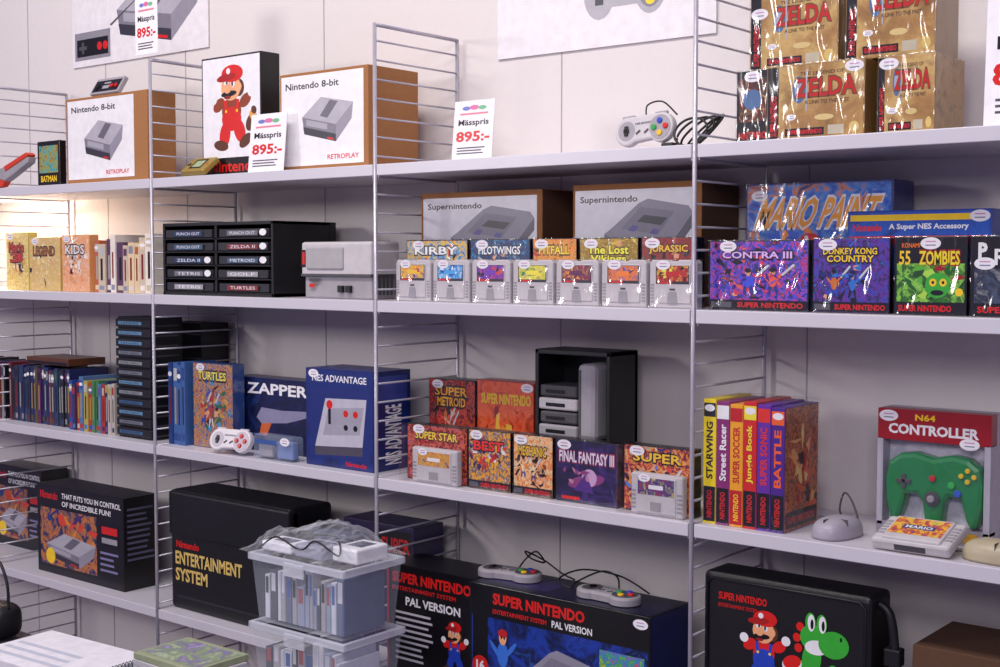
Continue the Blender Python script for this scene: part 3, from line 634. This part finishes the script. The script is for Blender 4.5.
def sn1(f):
    f.fill(BK,.005); f.text('SUPER NINTENDO',.06,.83,.97,.93,RED,.04); f.text('ENTERTAINMENT SYSTEM',.06,.76,.8,.8,RED,.02); f.text('PAL VERSION',.22,.63,.85,.71,WH,.03)
    f.lines(.1,.1,.55,.58,9,G('#c8c4cc'),4); mario(f.sub(.62,.1,.95,.58),BLU,RED); f.rect(.0,.02,.02,.98,RED)
pbox('console_box',-1.953,-1.707,2.022,.11,S4,.234,BK,sn1)
def sn2(f):
    f.fill(art(['#141c58','#1c3ca0','#0c1030','#2858b8'],97,12)); f.rect(.005,.72,.995,.99,BK); f.text('SUPER NINTENDO',.14,.84,.66,.94,RED,.04); f.text('ENTERTAINMENT SYSTEM',.14,.76,.45,.8,RED,.02); f.text('PAL VERSION',.48,.75,.7,.81,WH,.02)
    f.rect(.02,.01,.11,.99,BK); f.circ(.065,.28,.09,RED); f.text('16',.04,.24,.09,.33,WH,.04); snes_pic(f.sub(.3,.02,.72,.6)); f.rect(.74,.06,.97,.66,art(['#d84820','#3078c8','#50a848','#f0c840'],98,60)); f.stick(.95,.93)
    figure(f.sub(.12,.2,.28,.66),G('#3870d0'),G('#203880'),G('#c02020'))
pbox('console_box',-1.702,-1.268,2.003,.14,S4,.234,BK,sn2,lambda f:(f.fill(G('#1e2458')),),lambda f:(f.fill(G('#141430')),f.rect(.05,.2,.4,.8,G('#2a2050'))))
Z=S4+.236
dogbone('game_controller',(-1.655,2.075,Z),(0,0,radians(8)),GRY,DGR,cable=[(0,.031,.008),(.01,.05,.03),(.04,.04,.05),(.07,.02,.035),(.05,.0,.045),(.02,.03,.05),(.05,.055,.03),(.1,.04,.012),(.14,.02,.008)])
dogbone('game_controller',(-1.40,2.06,Z),(0,0,radians(-6)),GRY,DGR,cable=[(0,.031,.008),(-.02,.05,.03),(-.06,.05,.035),(-.1,.02,.012),(-.08,-.02,.01),(-.12,-.01,.02),(-.11,.05,.03),(-.02,.06,.03),(.06,.05,.012)])
def yo(f):
    f.text('SUPER NINTENDO',.1,.86,.4,.9,RED,.03); f.text('ENTERTAINMENT SYSTEM',.1,.82,.34,.84,RED,.01); mario(f.sub(.22,.42,.55,.84),BLU,RED); yoshi(f.sub(.44,.3,.9,.88))
b=B(); w,h,d=.315,.335,.085; b.box(0,w,0,d,0,h,VINYL,.01,3); b.tube([(.01,-.001,.02),(.01,-.001,h-.02),(.02,-.001,h-.01),(w-.02,-.001,h-.01),(w-.01,-.001,h-.02),(w-.01,-.001,.02)],.0025,BLK,6,1)
yo(F(b,(0,0,0),XA,ZA,w,h))
b.tube([(w,.03,.32),(w+.02,.03,.3),(w+.03,.03,.22),(w+.025,.03,.12),(w+.035,.03,.02)],.008,BLK); b.box(w+.012,w+.04,.02,.045,.22,.25,BLK,.003)
b.obj('console_carry_bag',(-1.17,2.022,S4))
pbox('cardboard_box',-.80,-.50,2.06,.18,S4,.26,KRAFTD,lambda f:f.rect(.1,.4,.9,.6,KRAFT))

# ------------------------------------------------------------------ plastic bins in front
bx0,by0=-2.085,1.755
b=B(); b.box(0,.34,0,.2,.60,.62,P('#6a6570'),.002)
for x in (.015,.325):
    for y in (.015,.185): b.tube([(x,y,.001),(x,y,.6)],.012,DGR,8,1)
b.obj('side_table',(bx0-.03,by0-.02,0))
LID=clear('bin_lid','#e6e8f2',.35,.2,.4)
def bin_(name,z,h):
    b=B(); w,d=.27,.165
    def ring(s,z): return [(-w/2*s,-d/2*s,z),(w/2*s,-d/2*s,z),(w/2*s,d/2*s,z),(-w/2*s,d/2*s,z)]
    vs=ring(.9,0)+ring(1,h)
    fs=[(3,2,1,0)]+[(i,(i+1)%4,4+(i+1)%4,4+i) for i in range(4)]
    b.add(vs,fs,CLR)
    o=w/2; q=d/2
    b.box(-o-.006,o+.006,-q-.006,-q+.004,h-.012,h+.003,LID,.002); b.box(-o-.006,o+.006,q-.004,q+.006,h-.012,h+.003,LID,.002)
    b.box(-o-.006,-o+.004,-q,q,h-.012,h+.003,LID,.002); b.box(o-.004,o+.006,-q,q,h-.012,h+.003,LID,.002)
    b.box(-.03,.03,-q-.009,-q-.004,h-.03,h-.002,LID,.002)
    r=random.Random(int(z*100)); x=-w*.42
    while x<w*.38:
        ww=r.uniform(.01,.024); hh=h*r.uniform(.55,.88); b.box(x,x+ww-.002,-d*.4,d*.3,.005,hh,P(r.choice(['#d9dbe6','#9ea6bc','#e4e4ea','#6a7490','#b0b8cc','#b0acb0','#52545c']),.4),.002)
        F(b,(x,-d*.4,.005),XA,ZA,ww-.002,hh).rect(.2,.55,.8,.9,G(r.choice(['#4868a8','#b05858','#d8d8e0','#303038']))); x+=ww
    return b.obj(name,(bx0+.135,by0+.083,z))
bin_('clear_storage_bin',.621,.128); bin_('clear_storage_bin',.7535,.14)
b=B(); zt=.897
nx,ny=26,16; vs=[];fs=[]; r=random.Random(3)
for j in range(ny+1):
    for i in range(nx+1):
        u,v=i/nx,j/ny; e=min(1,min(u,1-u)*5)*min(1,min(v,1-v)*5)
        z=.004+e*(.042+.018*sin(u*7+1)*cos(v*5))+r.uniform(-.005,.005)*(.3+e)
        vs.append((-.16+.31*u+r.uniform(-.004,.004),-.095+.19*v+r.uniform(-.004,.004),max(.001,z)))
for j in range(ny):
    for i in range(nx): a=j*(nx+1)+i; fs.append((a,a+1,a+nx+2,a+nx+1))
b.add(vs,fs,BAGM)
for x,y,ww,dd,hh,c in ((-.13,-.06,.09,.06,.02,'#e8e8f0'),(-.03,-.06,.08,.07,.026,'#9898ac'),(.06,-.04,.07,.09,.03,'#e4e4ea'),(-.06,.02,.1,.05,.035,'#485068'),(-.13,.02,.06,.05,.03,'#303038')):
    b.box(x,x+ww,y,y+dd,.001,.001+hh,P(c),.004); F(b,(x,y,.001+hh),XA,YA,ww,dd).rect(.2,.3,.8,.8,P('#5a5e70'))
b.tube([(-.12,-.07,.01),(-.06,-.08,.04),(0,-.07,.02),(.05,-.075,.045),(.1,-.06,.02),(.05,-.02,.045),(-.02,-.03,.04)],.002,DBLK)
b.obj('plastic_bag_of_accessories',(bx0+.135,by0+.083,zt))

# ------------------------------------------------------------------ foreground table with notebook & papers
b=B(); b.box(0,1.7,0,.5,.6,.63,P('#3a3742',.5),.002)
for x in (.03,1.67):
    for y in (.03,.47): b.tube([(x,y,.001),(x,y,.6)],.015,DGR,8,1)
b.obj('display_table',(-3.4,1.14,0))
b=B(); b.box(0,.34,0,.2,0,.034,P('#e6e4ec',.6),.001); b.box(-.002,.342,-.002,.202,-.0005,.0015,BLK)
F(b,(0,0,.034),XA,YA,.34,.2).lines(.05,.1,1.0,.6,3,P('#c0c4d6'),2)
for i in range(22):
    y=.008+i*.0088; o=[(.34+.004+.006*cos(t*pi/4),y,.03+.01*sin(t*pi/4)) for t in range(9)]; b.tube(o,.0011,DGR,5,1)
b.obj('spiral_notebook',(-2.60,1.42,.632),(0,0,radians(4)))
b=B()
for k in range(10):
    b.T=Matrix.Rotation(radians(R.uniform(-5,8)),4,'Z'); b.box(0,.18,0,.13,.0125*k,.0125*k+.0118,P(R.choice(['#b8b4be','#8f88a8','#98a080','#a08ab0','#c0bec2']),.5),.001)
F(b,(0,0,.0125*10-.0004),XA,YA,.18,.13).rect(.05,.1,.95,.9,art(['#c0b8cc','#8070a0','#90a870','#d0ccd4'],99,25))
b.obj('stack_of_magazines',(-2.08,1.46,.631))
b=B(); b.sup((0,0,.04),(.05,.04,.04),VINYL,.6,0); b.tube([(-.04,0,.07),(-.035,0,.13),(0,0,.175),(.035,0,.13),(.04,0,.07)],.0035,BLK); b.box(-.04,.04,-.045,-.034,.025,.045,P('#b8202a',.4),.003)
b.obj('handbag',(-2.765,1.58,.632))

# ------------------------------------------------------------------ lamp under shelf, far left
b=B(); b.disc(0,0,.035,.02,.05,WHT,.004); b.disc(0,0,.028,.014,.021,P('#ffe2b8',.5,0,0,.06,40,14),.002); b.obj('shelf_downlight',(-3.72,2.1,S1-.0745))
def light(name,kind,loc,e,col,size=None,size_y=None,target=None):
    l=bpy.data.lights.new(name,kind); l.energy=e; l.color=col
    if kind=='AREA': l.shape='RECTANGLE'; l.size=size; l.size_y=size_y
    elif size: l.shadow_soft_size=size
    o=bpy.data.objects.new(name,l); SC.collection.objects.link(o); o.location=loc
    if target is not None: o.rotation_euler=(Vector(target)-Vector(loc)).to_track_quat('-Z','Y').to_euler()
    return o
light('shelf_lamp_light','POINT',(-3.66,2.06,S1-.09),7,(1,.8,.58),.03)
light('ceiling_light_key','AREA',(-1.6,.45,3.7),66,(1,.95,.91),2.6,.5,(-1.7,2.1,1.3))
light('ceiling_light_left','AREA',(-3.6,.8,3.4),10,(1,.94,.88),.6,.4,(-3.3,2.2,1.6))
light('front_room_light','AREA',(.3,-1.0,2.6),34,(.97,.93,1),1.0,.6,(-1.6,2.1,1.0))
light('added_glint_light','AREA',(-4.3,-1.4,2.3),42,(1,.95,.93),.7,.5,(-2.0,2.1,1.1))  # added lamp out of view, gives the film sleeves something bright to reflect
w=bpy.data.worlds.new('room_ambient'); SC.world=w; w.use_nodes=True; bg=w.node_tree.nodes['Background']
bg.inputs[0].default_value=(.47,.40,.74,1); bg.inputs[1].default_value=.38

# ------------------------------------------------------------------ camera
yaw,pit,rol=.6811,.0561,.0009
fw=Vector((-sin(yaw)*cos(pit),cos(yaw)*cos(pit),-sin(pit))); rt=Vector((cos(yaw),sin(yaw),0)); up=rt.cross(fw)
r2=rt*cos(rol)+up*sin(rol); u2=up*cos(rol)-rt*sin(rol)
cam=bpy.data.cameras.new('camera'); co=bpy.data.objects.new('camera',cam); SC.collection.objects.link(co); SC.camera=co
co.matrix_world=Matrix(((r2.x,u2.x,-fw.x,0),(r2.y,u2.y,-fw.y,0),(r2.z,u2.z,-fw.z,1.5),(0,0,0,1)))
cam.lens=1305.53*36/1000; cam.sensor_width=36; cam.clip_start=.01
